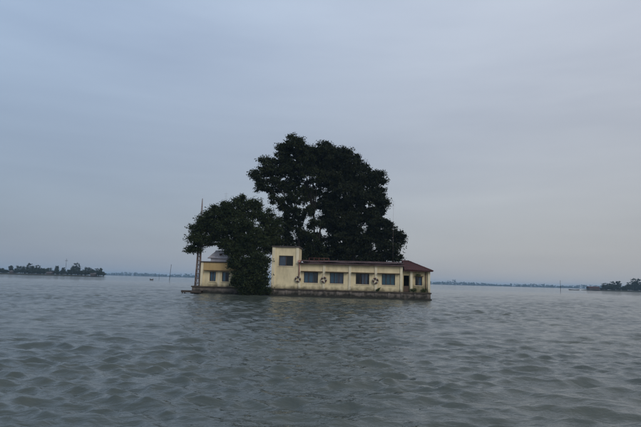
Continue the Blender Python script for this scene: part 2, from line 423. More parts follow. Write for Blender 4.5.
# roof of the hall
rf = boxes('roof', HB([(3.20, 15.72, -.34, 6.9, 3.902, 4.03)]), M['cap'], hall)
bm = bmesh.new(); roof_sheet(bm, (3.22, -.42, 3.16), (15.8, -.42, 3.16), (15.8, 3.3, 3.48), (3.22, 3.3, 3.48)); roof_sheet(bm, (3.22, 7.0, 3.16), (15.8, 7.0, 3.16), (15.8, 3.3, 3.48), (3.22, 3.3, 3.48))
mesh_obj('tile_slope', bm, M['oldtile'], rf)
tubes('ridge_cap', [([(3.2, 3.3, 3.53), (15.85, 3.3, 3.53)], .10)], M['oldtile'], rf)
boxes('gable_wall', [(15.5, 15.598, .3, 6.4, 3.14, 3.30)], M['wall'], rf)
boxes('eave_board', HB([(3.25, 15.70, -.40, -.342, 3.90, 4.05)]), M['oldtile'], rf)
# tower
tw = wall_holes('tower_wall', 0.0, 3.17, 0.003, 4.94, -.03, 0.24, [(.78, 2.52, 2.70, 3.93)], M['wall'], hall)
boxes('tower_side', HB([(0.0, .24, .211, 3.4, .903, 5.84), (2.93, 3.17, .211, 3.4, .903, 5.84), (.241, 2.929, 3.16, 3.4, .903, 5.84)]), M['wall'], tw)
boxes('tower_floor', HB([(.241, 2.929, .22, 3.15, 3.3, 3.4)]), M['dark'], tw)
boxes('corner_strip', HB([(-.05, .34, -.11, -.032, .903, 5.838)]), M['trim'], tw, bevel=0.01)
boxes('corner_strip', HB([(2.85, 3.19, -.11, -.032, 3.9, 5.838)]), M['trim'], tw, bevel=0.01)
boxes('tower_cap', HB([(-.12, 3.29, -.2, 3.5, 5.842, 5.98)]), M['cap'], tw, bevel=0.01)
window(tw, .78, 2.52, 2.70, 3.93, .12, 2, [(0.0, .48, M['greycurtain'])])
# rainwater pipe at the tower corner
tubes('downpipe', [([(3.30, -.36, 3.25), (3.30, -.34, 3.02), (3.30, -.2, 2.8), (3.30, -.17, 2.6), (3.30, -.17, 1.55)], .065)], M['pinkpipe'], hall)
boxes('pipe_head', [(3.15, 3.46, -.50, -.22, 3.15, 3.42)], M['pinkpipe'], hall, bevel=0.02)
# annex
ax = thing('veranda_annex', 15.6, 0, 0.9, 'mouldy cream annex with dark red hipped roof at the hall end', 'building')
def AB(lst): return [(a-15.6, b-15.6, c, d, e-0.9, f-0.9) for a, b, c, d, e, f in lst]
wall_holes('wall', 0.003, 3.2, 0.003, 2.46, 0.22, 0.2, [(.14, .80, .003, 1.95), (1.50, 2.32, .80, 1.86)], M['annex'], ax)
boxes('end_wall', AB([(18.6, 18.8, .421, 5.5, .903, 3.36), (15.61, 18.6, 5.3, 5.5, .903, 3.36)]), M['annex'], ax)
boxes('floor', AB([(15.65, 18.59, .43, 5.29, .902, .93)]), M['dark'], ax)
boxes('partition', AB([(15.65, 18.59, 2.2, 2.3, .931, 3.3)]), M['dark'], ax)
boxes('column', AB([(16.50, 16.78, .05, .218, .903, 3.358)]), M['trim'], ax, bevel=0.01)
boxes('column', AB([(18.56, 18.84, .05, .218, .903, 3.358)]), M['trim'], ax, bevel=0.01)
boxes('half_door', AB([(15.75, 16.39, .30, .34, .935, 1.62)]), M['frame'], ax)
window(ax, 1.50, 2.32, .80, 1.86, .34, 2, [(.4, 1.0, M['bluecurtain'])])
boxes('sunshade', AB([(16.98, 18.05, -.1, .217, 2.80, 2.86)]), M['shade'], ax)
tubes('drainpipe', [([(2.72, .15, 2.4), (2.72, .15, .1)], .05)], M['brownpipe'], ax)
rx = boxes('roof', AB([(15.66, 18.98, -.15, 5.7, 3.362, 3.44)]), M['cap'], ax)
bm = bmesh.new()
e = 2.50
A, B, C_, D = (.16, -.32, e), (3.52, -.32, e), (3.52, 5.85, e), (.16, 5.85, e)
r1, r2_, z3 = (.16, 2.6, e+1.22), (.95, 2.6, e+1.22), 0
roof_sheet(bm, A, B, r2_, r1); roof_sheet(bm, C_, D, r1, r2_); roof_sheet(bm, B, C_, r2_, r2_)
mesh_obj('tile_slope', bm, M['tile'], rx)
tubes('ridge_cap', [([(.1, 2.6, e+1.27), (.97, 2.6, e+1.27)], .09), ([(.95, 2.6, e+1.26), (3.52, -.32, e+.05)], .08), ([(.95, 2.6, e+1.26), (3.52, 5.85, e+.05)], .08)], M['tile'], rx)
boxes('eave_board', AB([(15.72, 19.06, -.30, -.26, 3.34, 3.46)]), M['tile'], rx)

# ---- left wing
wg = thing('garden_wing', -9.0, 1.0, 0.9, 'small flat roofed yellow wing half hidden behind the low tree', 'building')
wall_holes('wall', 0.0, 6.2, 0.003, 2.93, 0.0, 0.22, [(1.1, 1.88, .62, 1.80), (2.66, 3.52, .62, 1.80), (4.3, 5.1, .62, 1.80)], M['wall'], wg)
boxes('side_wall', [(0.0, .2, .221, 6, .003, 2.93), (6.0, 6.2, .221, 6, .003, 2.93), (.201, 5.999, 5.8, 6.0, .003, 2.93)], M['wall'], wg)
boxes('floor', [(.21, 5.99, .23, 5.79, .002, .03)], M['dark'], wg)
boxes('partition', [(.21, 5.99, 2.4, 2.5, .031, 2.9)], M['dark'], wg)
boxes('fascia', [(.30, 6.2, -.10, -.002, 1.98, 2.928)], M['fascia'], wg, bevel=0.01)
boxes('pilaster', [(-.04, .28, -.12, -.002, .003, 2.926)], M['trim'], wg, bevel=0.01)
boxes('pilaster', [(2.12, 2.42, -.06, -.002, .003, 1.90)], M['trim'], wg, bevel=0.01)
boxes('sunshade', [(.40, 6.2, -.40, -.003, 1.90, 1.975)], M['shade'], wg, bevel=0.01)
for a, b in ((1.1, 1.88), (2.66, 3.52), (4.3, 5.1)): window(wg, a, b, .62, 1.80, .12, 2, [(0, 1, M['bluecurtain'])] if a < 2 else [(0, .5, M['bluecurtain'])])
boxes('roof', [(-.15, 6.35, -.22, 6.1, 2.932, 3.05)], M['cap'], wg, bevel=0.01)
# pale tin roofed stair head on the wing
sh = boxes('stair_head', [(.9, 3.0, 0.8, 2.8, 3.052, 3.55)], M['tin'], wg)
bm = bmesh.new()
roof_sheet(bm, (.55, 0.55, 3.42), (3.2, 0.55, 3.42), (2.85, 1.7, 4.45), (1.35, 1.7, 4.45), .2, .6, .03)
roof_sheet(bm, (3.2, 3.0, 3.42), (.55, 3.0, 3.42), (1.35, 1.7, 4.45), (2.85, 1.7, 4.45), .2, .6, .03)
roof_sheet(bm, (.55, 3.0, 3.42), (.55, 0.55, 3.42), (1.35, 1.7, 4.45), (1.35, 1.7, 4.45), .2, .6, .03)
roof_sheet(bm, (3.2, 0.55, 3.42), (3.2, 3.0, 3.42), (2.85, 1.7, 4.45), (2.85, 1.7, 4.45), .2, .6, .03)
mesh_obj('tin_roof', bm, M['tin'], sh)
boxes('vent', [(1.95, 2.25, 0.9, 1.2, 3.62, 4.1)], M['frame'], sh)

# ------------------------------------------------------------------ lifebuoys on the pilasters
def lifebuoy():
    root = empty('lifebuoy', (0, 0, 0))
    def torus(R, r, a0, a1, nu, nv=12):
        bm = bmesh.new(); g = []
        for i in range(nu+1):
            a = a0 + (a1-a0)*i/nu
            g.append([bm.verts.new(((R + r*math.cos(2*math.pi*j/nv))*math.cos(a), r*.8*math.sin(2*math.pi*j/nv), (R + r*math.cos(2*math.pi*j/nv))*math.sin(a))) for j in range(nv)])
        for i in range(nu):
            for j in range(nv): bm.faces.new((g[i][j], g[i][(j+1) % nv], g[i+1][(j+1) % nv], g[i+1][j]))
        bmesh.ops.remove_doubles(bm, verts=bm.verts[:], dist=1e-4)
        return bm
    mesh_obj('ring', torus(.27, .085, 0, 2*math.pi, 40), M['ring'], root, smooth=True)
    for k in range(4):
        a = math.pi/4 + k*math.pi/2
        mesh_obj('band', torus(.27, .091, a-.26, a+.26, 8), M['band'], root, smooth=True)
    tubes('rope', [([(.37*math.cos(a), -.02, .37*math.sin(a)) for a in np.linspace(0, 2*math.pi, 33)], .012)], M['rope'], root, 6)
    tubes('hook', [([(0, .1, .30), (0, 0, .36), (0, -.06, .30)], .015)], M['steel'], root, 6)
    return root
lb = lifebuoy()
for i, (x, z, y, lab) in enumerate(((3.18, 2.06, -.19, 'dark lifebuoy with white bands hung at the tower corner'),
        (6.29, 2.07, -.20, 'dark lifebuoy with white bands between the first and second hall windows'),
        (12.40, 2.12, -.20, 'dark lifebuoy with white bands between the third and fourth hall windows'))):
    o = lb if i == 0 else copy_tree(lb)
    o.location = L(x, y, z); o.rotation_euler = (0, [0.1, .5, -.3][i], ANG)
    tag(o, lab, 'lifebuoy', 'lifebuoys hung on the hall')

# red pipe railing on the hall roof
rr = thing('roof_railing', 4.4, .6, 4.03, 'red pipe railing on the hall roof beside the tower', 'railing')
tubes('rail', [([(0, 0, .62), (2.4, 0, .62)], .025)], M['rail'], rr); tubes('rail', [([(0, 0, .36), (2.4, 0, .36)], .02)], M['rail'], rr)
for k in range(5): tubes('post', [([(k*.6, 0, 0.05), (k*.6, 0, .66)], .025)], M['rail'], rr)

# ------------------------------------------------------------------ lattice mast, jetty, antennas
ms = tag(empty('lattice_mast', (-15.05, 63.2, .3)), 'tall tapering lattice mast at the left end of the platform', 'mast')
Hm = 11.6
def cor(k, z): 
    w = (.26*(1 - z/Hm) + .03); sx, sy = ((-1,-1),(1,-1),(1,1),(-1,1))[k]
    return (sx*w, sy*w, z)
for k in range(4): tubes('leg', [([cor(k, 0), cor(k, 5.6)], .055)], M['rust'], ms, 6); tubes('upper_leg', [([cor(k, 5.6), cor(k, Hm)], [.045, .025])], M['steel'], ms, 6)
zs_ = [0]; 
while zs_[-1] < Hm - .3: zs_.append(zs_[-1] + .62*(1 - .55*zs_[-1]/Hm))
for i in range(len(zs_)-1):
    low = zs_[i] < 5.6
    lst = []
    for k in range(4):
        k2 = (k+1) % 4
        lst += [([cor(k, zs_[i]), cor(k2, zs_[i+1])], .028 if low else .02), ([cor(k2, zs_[i]), cor(k, zs_[i+1])], .028 if low else .02), ([cor(k, zs_[i+1]), cor(k2, zs_[i+1])], .028 if low else .02)]
    tubes('brace', lst, M['rust'] if low else M['steel'], ms, 5)
boxes('footing', [(-.5, .5, -.5, .5, -2.2, .02)], M['plinth'], ms, bevel=.03)

jt = tag(empty('landing_jetty', (-16.5, 61.2, .25)), 'low dark plank landing jutting out at the foot of the mast', 'jetty')
for k in range(14): boxes('plank', [(.0 + k*.17, .155 + k*.17, 0, 1.5, .05, .10)], M['jetty'], jt)
boxes('beam', [(0, 2.4, .02, .14, -.14, .048)], M['jetty'], jt); boxes('beam', [(0, 2.4, 1.36, 1.48, -.14, .048)], M['jetty'], jt)
for xx in (.15, 1.2, 2.2):
    for yy in (.16, 1.2): tubes('pile', [([(xx, yy, -2.2), (xx, yy, .045)], .07)], M['jetty'], jt)

for (x, y, z0, h, lab) in ((-7.3, 4.5, 3.95, 9.3, 'thin antenna pole poking above the low left tree'), (14.9, 6.0, 4.2, 8.6, 'thin antenna pole rising beside the right edge of the big tree')):
    a = thing('antenna_pole', x, y, z0, lab, 'antenna', 'thin antenna poles')
    tubes('pole', [([(0, 0, 0), (0, 0, h)], [.014, .008])], M['steel'], a, 6)
    for k in range(4): tubes('element', [([(-.28+.04*k, 0, h-.2-.3*k), (.28-.04*k, 0, h-.2-.3*k)], .008)], M['steel'], a, 5)

# ------------------------------------------------------------------ foliage
def leaf_arrays(cent, rad, n_per, size, r, flat=0.75):
    """many small leaves filling clumps; each leaf a folded diamond of two triangles"""
    cent = np.asarray(cent); rad = np.asarray(rad)
    ci = np.repeat(np.arange(len(cent)), np.maximum(4, (n_per*(rad/rad.mean())**2)).astype(int))
    n = len(ci)
    d = r.normal(size=(n, 3)); d /= np.linalg.norm(d, axis=1, keepdims=True)
    rr = np.abs(r.normal(0, .62, n)).clip(0.05, 1.12)
    # each clump is a bough spray: stretched along its own drooping axis, thinner across
    mid_ = cent.mean(0); bx_ = (cent - mid_)*np.array([1, 1, .3]) + r.normal(size=cent.shape)*.8*np.abs(cent - mid_).mean()
    bx_ += np.array([0, 0, -.15])*np.abs(cent - mid_).mean(); bx_ /= np.linalg.norm(bx_, axis=1, keepdims=True)
    off = d*(rr*rad[ci])[:, None]*np.array([1, 1, flat])*.82
    A_ = bx_[ci]; off = off + A_*(np.sum(off*A_, 1, keepdims=True))*.45
    P = cent[ci] + off
    ax = d*0.6 + r.normal(size=(n, 3))*0.7 + np.array([0, 0, -0.35]); ax /= np.linalg.norm(ax, axis=1, keepdims=True)
    t = np.cross(ax, r.normal(size=(n, 3))); t /= np.linalg.norm(t, axis=1, keepdims=True)
    s = size*r.uniform(.6, 1.3, n)[:, None]
    nn = np.cross(ax, t)
    v0 = P - ax*s*.5; v1 = P + t*s*.24 + nn*s*.08; v2 = P + ax*s*.5; v3 = P - t*s*.24 + nn*s*.08
    V = np.stack([v0, v1, v2, v3], 1).reshape(-1, 3)
    Q = np.arange(4*n).reshape(n, 4)
    return V, Q

def sample_lobes(lobes, density, r, hollow=0.35):
    pts, cr_ = [], []
    more = []
    for (c, rad, cl) in lobes:          # knobbly outline: small lobes budding from the big ones
        for k in range(int(3 + rad[0]*2.2)):
            d = r.normal(size=3); d /= np.linalg.norm(d)
            q = r.uniform(.22, .36)*rad[0]
            more.append((np.array(c) + d*np.array(rad)*r.uniform(.85, 1.12), (q, q, q*.85), cl*.8))
    for (c, rad, cl) in list(lobes) + more:
        vol = rad[0]*rad[1]*rad[2]
        n = max(3, int(density*vol**(2/3.)*3/ (cl/0.7)**2))
        d = r.normal(size=(n, 3)); d /= np.linalg.norm(d, axis=1, keepdims=True)
        q = r.uniform(hollow, 1.0, n)**0.6
        p = np.array(c) + d*q[:, None]*np.array(rad)
        pts.append(p); cr_.append(cl*np.exp(r.normal(0, .35, n)).clip(.45, 1.9))
    return np.concatenate(pts), np.concatenate(cr_)

def tree(name, base, trunk_r, fork, lobes, label, leaf, density=7.0, n_per=110, leaf_size=.26, seed=1, trunks=None):
    r = np.random.default_rng(seed)
    root = tag(empty(name, base), label, 'tree')
    base = np.array(base, float)
    lobes = [(np.array(c) - base, rad, cl) for c, rad, cl in lobes]
    cent, rad = sample_lobes(lobes, density, r)
    V, Q = leaf_arrays(cent, rad, n_per, leaf_size, r)
    o = bpy.data.objects.new('crown', np_mesh('crown', V, Q, leaf)); link(o, root)
    bm = bmesh.new()
    starts = trunks or [((0, 0, 0), fork)]
    forks = []
    for (b0, fk) in starts:
        b0 = np.array(b0, float); fk = np.array(fk, float)
        pts = [b0 + (fk-b0)*t + np.array([math.sin(t*4+seed)*.18, math.cos(t*3)*.15, 0])*(t*(1-t)*3) for t in np.linspace(0, 1, 7)]
        rs = [trunk_r*(1.45 if i == 0 else 1.0 - .45*i/6) for i in range(7)]
        pts[0] = pts[0] - np.array([0, 0, .3])
        tube(bm, pts, rs, 10); forks.append((fk, pts, rs))
    limb_pts = []
    for (c, ra, cl) in lobes:
        fi = min(range(len(forks)), key=lambda i: np.linalg.norm(forks[i][0] - c))
        fk, pts, rs = forks[fi]
        j = 6 if c[2] > fk[2] else max(2, int(6*max(.3, c[2]/max(fk[2], .1))) - 1)
        s0 = np.array(pts[min(j, 6)]); mid = (s0 + c)/2 + np.array([0, 0, .22*np.linalg.norm(c - s0)]) + r.normal(size=3)*.25
        ts = np.linspace(0, 1, 7)
        lp = [(1-t)**2*s0 + 2*t*(1-t)*mid + t*t*c for t in ts]
        r0 = trunk_r*.42
        tube(bm, lp, [r0*(1-.75*t) for t in ts], 7)
        limb_pts += [(p, r0*(1-.75*t)) for p, t in zip(lp, ts)][1:]
    LP = np.array([p for p, _ in limb_pts])
    for i, c in enumerate(cent):
        dd = np.linalg.norm(LP - c, axis=1); j = int(dd.argmin())
        if dd[j] < .3: continue
        a = LP[j]; m_ = (a + c)/2 + np.array([0, 0, .08*dd[j]])
        tube(bm, [a, m_, c], [.035, .025, .012], 4, cap=False)
    mesh_obj('trunk', bm, M['bark'], root, smooth=True)
    print(name, 'leaves', len(Q))
    return root

def px(x, y, Y):
    """a spot in the place that I measured from the photograph, at its own distance Y"""
    d = RV*(x-320.5) + UV*(213.5-y) + F*503.0
    k = Y/d.y
    return np.array([d.x*k, d.y*k, EYE + d.z*k])
def lobe(x, y, rpx, Y, deep=1.0, flat=1.0, cl=.50):
    s = Y/503.0*1.01
    return (px(x, y, Y), (rpx*s, rpx*s*deep, rpx*s*flat), cl)

# tall airy tree on the left of the big pair
la = [lobe(294, 145, 10, 68, 1.3), lobe(286, 152, 9, 69, 1.3), lobe(302, 152, 9, 69.5, 1.2), lobe(281, 166, 12, 69, 1.2), lobe(267, 168, 9, 68, 1.2), lobe(260, 176, 7, 67.5, 1.2), lobe(263, 187, 7.5, 67.5, 1.2, .8),
      lobe(276, 186, 9, 69, 1.0), lobe(299, 170, 14, 69, 1.1), lobe(313, 163, 11, 71, 1.0), lobe(290, 188, 9, 69.5, .9), lobe(285, 204, 8, 68, .9), lobe(291, 216, 8, 68.5, .9), lobe(283, 226, 9, 68.5, .9), lobe(280, 240, 10, 69, 1.0), lobe(272, 199, 4.5, 68, .9),
      lobe(297, 228, 6, 69, .8), lobe(293, 243, 9, 70, .8), lobe(305, 250, 7, 70, .8), lobe(303, 201, 4.5, 68, .8), lobe(307, 187, 7, 69, .9), lobe(306, 215, 3.6, 69, .8), lobe(304, 236, 4.5, 69, .8), lobe(316, 190, 6, 70, .8), lobe(312, 226, 3.2, 70, .8), lobe(313, 206, 4.0, 70, .8), lobe(308, 196, 5, 69.5, .8), lobe(301, 221, 4.5, 69, .8), lobe(315, 236, 4, 70.5, .8), lobe(310, 243, 4, 70, .8), lobe(316, 222, 3.2, 67.5, .8), lobe(311, 252, 5.5, 67.5, .8), lobe(318, 247, 5, 67.3, .8), lobe(312, 236, 4, 67.4, .8), lobe(303, 255, 5, 67.5, .8), lobe(321, 256, 5, 67.3, .8), lobe(309, 209, 3.2, 67.4, .8), lobe(293, 197, 6, 67.2, .8), lobe(297, 209, 4.5, 67.2, .8), lobe(309, 158, 6, 68, .9), lobe(311, 153, 7, 70, 1.0), lobe(316, 176, 8, 68.5, .9)]
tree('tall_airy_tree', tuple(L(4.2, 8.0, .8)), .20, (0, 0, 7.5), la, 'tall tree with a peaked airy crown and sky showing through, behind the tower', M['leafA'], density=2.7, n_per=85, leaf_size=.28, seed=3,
     trunks=[((-1.6, 0, 0), (-2.0, .2, 9.0)), ((.5, .3, 0), (.0, 0, 10.0)), ((.1, .2, 0), (1.0, .2, 9.0))])
# broad dense tree on the right
lb_ = [lobe(326, 154, 12, 70, 1.2), lobe(339, 158, 11, 70, 1.3), lobe(351, 162, 11, 70, 1.3), lobe(332, 176, 16, 71, 1.3), lobe(360, 175, 12, 70, 1.2), lobe(374, 181, 10, 70, 1.2), lobe(378, 192, 7, 70, 1.2), lobe(345, 192, 20, 70, 1.1),
       lobe(368, 203, 15, 70, 1.1), lobe(340, 215, 18, 70, 1.0), lobe(362, 226, 20, 70, 1.0), lobe(379, 228, 12, 70, 1.1), lobe(395, 233, 8, 69.5, 1.2), lobe(400, 240, 5, 69.5, 1.2), lobe(390, 248, 9, 69.5, 1.1),
       lobe(345, 241, 17, 70, 1.0), lobe(372, 249, 15, 70, 1.0), lobe(331, 247, 11, 71, .9), lobe(325, 203, 8, 71, .9), lobe(378, 211, 7, 70, 1.0), lobe(327, 224, 8, 71, .9), lobe(318, 251, 8, 71, .9), lobe(320, 238, 4.5, 71, .9), lobe(353, 255, 14, 70, .9), lobe(338, 257, 10, 70, .8), lobe(382, 258, 9, 70, .8), lobe(396, 256, 5, 69.5, .9), lobe(312, 258, 6, 71, .8), lobe(326, 260, 6, 71, .8)]
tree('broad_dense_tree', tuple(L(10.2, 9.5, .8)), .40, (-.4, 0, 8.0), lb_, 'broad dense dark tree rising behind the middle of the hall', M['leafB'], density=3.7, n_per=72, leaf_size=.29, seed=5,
     trunks=[((-.4, 0, 0), (-.6, 0, 9.0)), ((-1.5, .4, 0), (-.9, .2, 9.5)), ((.9, 0, 0), (1.8, 0, 7.0))])
# low tree hanging over the gap
lc = [lobe(242, 204, 8, 63, 1.2), lobe(253, 210, 9, 64, 1.2), lobe(265, 216, 8, 64, 1.2), lobe(226, 211, 9, 63.5, 1.2), lobe(214, 214, 8, 63, 1.2), lobe(205, 222, 8, 63, 1.2), lobe(199, 231, 7, 62.5, 1.1), lobe(194.5, 241, 5.5, 62, 1.1), lobe(192, 250, 3.6, 62, 1.0, 1.2), lobe(198, 247, 4, 62.5, 1.0),
      lobe(236, 222, 14, 63, 1.1), lobe(270, 228, 10, 64, 1.0), lobe(219, 230, 11, 62.5, 1.0), lobe(251, 238, 16, 62.5, 1.0), lobe(270, 244, 9, 64, .9), lobe(208, 241, 7, 62.5, .9, .8), lobe(224, 244, 7, 62, .9), lobe(233, 249, 9, 61.8, .9),
      lobe(243, 256, 12, 61.5, .9), lobe(259, 262, 11, 61, .8), lobe(243, 270, 9.5, 60.8, .7), lobe(260, 278, 9, 60.6, .7), lobe(248, 284, 8, 60.5, .6), lobe(263, 288, 6, 60.5, .6), lobe(238, 281, 5, 60.8, .6), lobe(233, 262, 5, 61.3, .8), lobe(254, 291, 4, 60.4, .6), lobe(242, 290, 3.5, 60.4, .6)]
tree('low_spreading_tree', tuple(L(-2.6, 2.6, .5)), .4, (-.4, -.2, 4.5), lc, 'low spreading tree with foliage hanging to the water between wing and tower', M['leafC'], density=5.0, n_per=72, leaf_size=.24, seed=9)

# weeds rooted in the platform ledge
def weed(x, y, z, h, lab, n=26):
    r = np.random.default_rng(int(abs(x)*100)); root = thing('weed_clump', x, y, z, lab, 'weed', 'weeds rooted on the platform ledge')
    bm = bmesh.new(); cs = []
    for k in range(6):
        e = r.normal(size=3)*np.array([.16, .08, .1]) + np.array([0, -.05, h])
        tube(bm, [(0, 0, 0), e*np.array([.3, .3, .6]), e], [.012, .009, .005], 4); cs += [e, e*.65]
    mesh_obj('stem', bm, M['leafW'], root)
    V, Q = leaf_arrays(np.array(cs), np.full(len(cs), .17), n, .12, r)
    link(bpy.data.objects.new('foliage', np_mesh('foliage', V, Q, M['leafW'])), root)
weed(17.35, .02, 2.87, .10, 'green creeper on the sunshade above the annex window', 40)
weed(16.9, .0, .9, .42, 'weed clump on the ledge beneath the annex window')
weed(18.1, -.02, .9, .35, 'weed clump on the ledge near the annex outer corner')
weed(12.7, -.08, .9, .22, 'weed clump on the ledge under the third lifebuoy')

# ------------------------------------------------------------------ islets, their trees and houses
def blob_land(name, x0, x1, y0, y1, h, label, m):
    r = np.random.default_rng(int(abs(x0))); bm = bmesh.new(); n = 48; rings = []
    for k, (s, z) in enumerate(((1.0, -1.5), (.985, .15), (.93, h*.7), (.6, h))):
        rings.append([bm.verts.new(((x0+x1)/2 + (x1-x0)/2*s*math.copysign(abs(math.cos(a))**.6, math.cos(a))*(1+.02*math.sin(7*a)), (y0+y1)/2 + (y1-y0)/2*s*math.copysign(abs(math.sin(a))**.6, math.sin(a))*(1+.05*math.sin(9*a)), z + r.uniform(-.05, .05))) for a in [2*math.pi*i/n for i in range(n)]])
    for A_, B_ in zip(rings, rings[1:]):
        for i in range(n): bm.faces.new((A_[i], A_[(i+1) % n], B_[(i+1) % n], B_[i]))
    bm.faces.new(rings[-1])
    return tag(mesh_obj(name, bm, m), label, kind='structure')
D_IS = 455.0
blob_land('left_islet', -360, px(104, 276.5, D_IS)[0]-4, D_IS-5, D_IS+24, 1.1, 'low wooded islet at the left edge', M['soil'])
blob_land('right_islet', px(585, 290, D_IS)[0]+3, 420, D_IS-5, D_IS+24, 1.1, 'low wooded islet at the right edge', M['soil'])

def proto_tree(kind, seed):
    r = np.random.default_rng(seed); root = empty('islet_tree', (0, 0, 0)); bm = bmesh.new()
    w, h = {'round': (3.2, 8.0), 'wide': (4.2, 7.0), 'tall': (2.0, 9.5), 'shrub': (3.2, 4.2)}[kind]
    tube(bm, [(0, 0, -.3), (.1, .1, h*.3), (0, 0, h*.7)], [.28, .2, .1], 6)
    n = 40; d = r.normal(size=(n, 3)); d /= np.linalg.norm(d, axis=1, keepdims=True)
    q = r.uniform(.3, 1, n)**.5
    low = .0 if kind == 'shrub' else .10
    cz = h*(1+low)/2
    c = d*q[:, None]*np.array([w*.8, w*.8, h*(1-low)/2*.85]) + np.array([0, 0, cz])
    for p in c[:10]: tube(bm, [(0, 0, h*.3), tuple(p)], [.09, .04], 4, cap=False)
    V, Q = leaf_arrays(c, np.full(n, w*.30)*r.uniform(.7, 1.3, n), 45, .7, r)
    link(bpy.data.objects.new('crown', np_mesh('crown', V, Q, M['leafI'])), root)
    mesh_obj('trunk', bm, M['bark'], root)
    return root
protos = {k: proto_tree(k, 40+i) for i, k in enumerate(('round', 'wide', 'tall', 'shrub'))}
natural = {'round': (6.4, 8.0), 'wide': (8.6, 7.0), 'tall': (4.2, 9.5), 'shrub': (6.6, 4.2), 'palm': (5.0, 9.6)}
used = set()
def plant(kind, xp, ytop, wpx, label, group, Y):
    p = px(xp, 275, Y); top = px(xp, ytop, Y)[2]
    h = top - .9; w = wpx/503*Y
    o = protos[kind] if kind not in used else copy_tree(protos[kind])
    used.add(kind)
    o.name = {'palm': 'palm_tree', 'shrub': 'shrub'}.get(kind, 'islet_tree')
    o.location = (p[0], Y, .8); nw, nh = natural[kind]
    o.scale = (w/nw, w/nw, h/nh); o.rotation_euler = (0, 0, random.uniform(0, 6.28))
    tag(o, label, {'palm': 'palm', 'shrub': 'shrub'}.get(kind, 'tree'), group)
G1, G2 = 'trees on the left islet', 'trees on the right islet'
left = [('shrub', 2, 268, 9, 'low shrub on the left islet at the very edge of the picture'), ('tall', 10, 264.0, 5, 'slim pointed tree on the left islet, leftmost of its slim trees'),
        ('wide', 20, 265, 11, 'flat topped tree on the left islet beside the slim leftmost tree'), ('round', 29.5, 262.5, 9, 'tall dark tree on the left islet next to the flat topped tree'),
        ('round', 37, 264.5, 7, 'medium tree on the left islet right of the tall dark tree'), ('shrub', 43, 268.5, 8, 'low shrub on the left islet just left of the first pale house'),
        ('wide', 48, 267, 8, 'small round tree rising behind the first pale house of the left islet'), ('tall', 56.5, 264.0, 4.5, 'slim tree on the left islet between pale house and power pole'),
        ('tall', 63, 266, 4, 'slim small tree on the left islet beside the power pole'), ('shrub', 68, 269.5, 8, 'low shrub on the left islet at the foot of the biggest round tree'),
        ('round', 75.2, 262.0, 9.5, 'biggest round tree on the left islet, right of the power pole'), ('shrub', 81, 270.5, 7, 'low shrub on the left islet between its two right hand trees'),
        ('wide', 88, 266.3, 10, 'wide tree on the left islet just left of the second pale house'), ('round', 96, 267.8, 8, 'medium tree on the left islet above the second pale house'),
        ('tall', 100.5, 266.5, 3.5, 'thin tree near the right tip of the left islet'), ('shrub', 103, 271.5, 6, 'low shrub on the right tip of the left islet'),
        ('shrub', 52, 270.5, 8, 'low shrub on the left islet just right of the first pale house'), ('shrub', 15, 269, 9, 'low shrub on the left islet under the flat topped tree'), ('shrub', 33, 269.5, 9, 'low shrub on the left islet under the tall dark tree')]
ORD = ('first second third fourth fifth sixth seventh eighth ninth tenth eleventh twelfth thirteenth fourteenth').split()
for k, (x, yt, w) in enumerate(((5, 269.5, 8), (12, 269.8, 8), (24, 268.5, 8), (29, 268.5, 9), (38, 268.5, 8), (41, 268, 7), (47, 268.5, 9), (57, 269, 8), (62, 269.5, 8), (72, 268.5, 9), (78, 269.0, 8), (85, 269.5, 8), (92, 269.2, 8), (99, 270, 7))):
    left.append(('shrub', x, yt, w, 'low dark shrub in the waterside hedge of the left islet, ' + ORD[k] + ' from the picture edge'))
for i, (k, x, yt, w, lab) in enumerate(left): plant(k, x, yt, w, lab, G1, D_IS + (3 if k == 'shrub' else 8 + (i % 3)*4))
right = [('round', 605, 282.5, 9, 'leftmost tree on the right islet beside the red roofed house'), ('round', 611.5, 280.8, 8, 'second tree from the house on the right islet'),
         ('tall', 618, 279.3, 6, 'slim pointed tree on the right islet'), ('shrub', 623, 286, 8, 'low shrub in the gap between trees of the right islet'),
         ('round', 629, 281.5, 8, 'medium tree on the right islet left of the two tallest trees'), ('round', 634, 277.6, 7.5, 'tall round tree on the right islet, second from the picture edge'), ('round', 639.5, 278.0, 9, 'tall tree on the right islet at the picture edge'),
         ('shrub', 601, 287.5, 8, 'low shrub at the foot of the leftmost tree of the right islet'), ('shrub', 614, 287, 9, 'low shrub under the slim tree of the right islet'), ('shrub', 633, 286.5, 10, 'low shrub under the second tree from the picture edge on the right islet')]
for k, (x, yt, w) in enumerate(((606, 285.5, 9), (611, 285, 8), (618, 285, 9), (626, 285.5, 9), (637, 284.5, 9), (641, 284, 9))):
    right.append(('shrub', x, yt, w, 'low dark shrub in the waterside hedge of the right islet, ' + ORD[k] + ' from the house'))
for i, (k, x, yt, w, lab) in enumerate(right): plant(k, x, yt, w, lab, G2, D_IS + (3 if k == 'shrub' else 8 + (i % 3)*4))
for k in protos:
    if k not in used: print('unused', k)

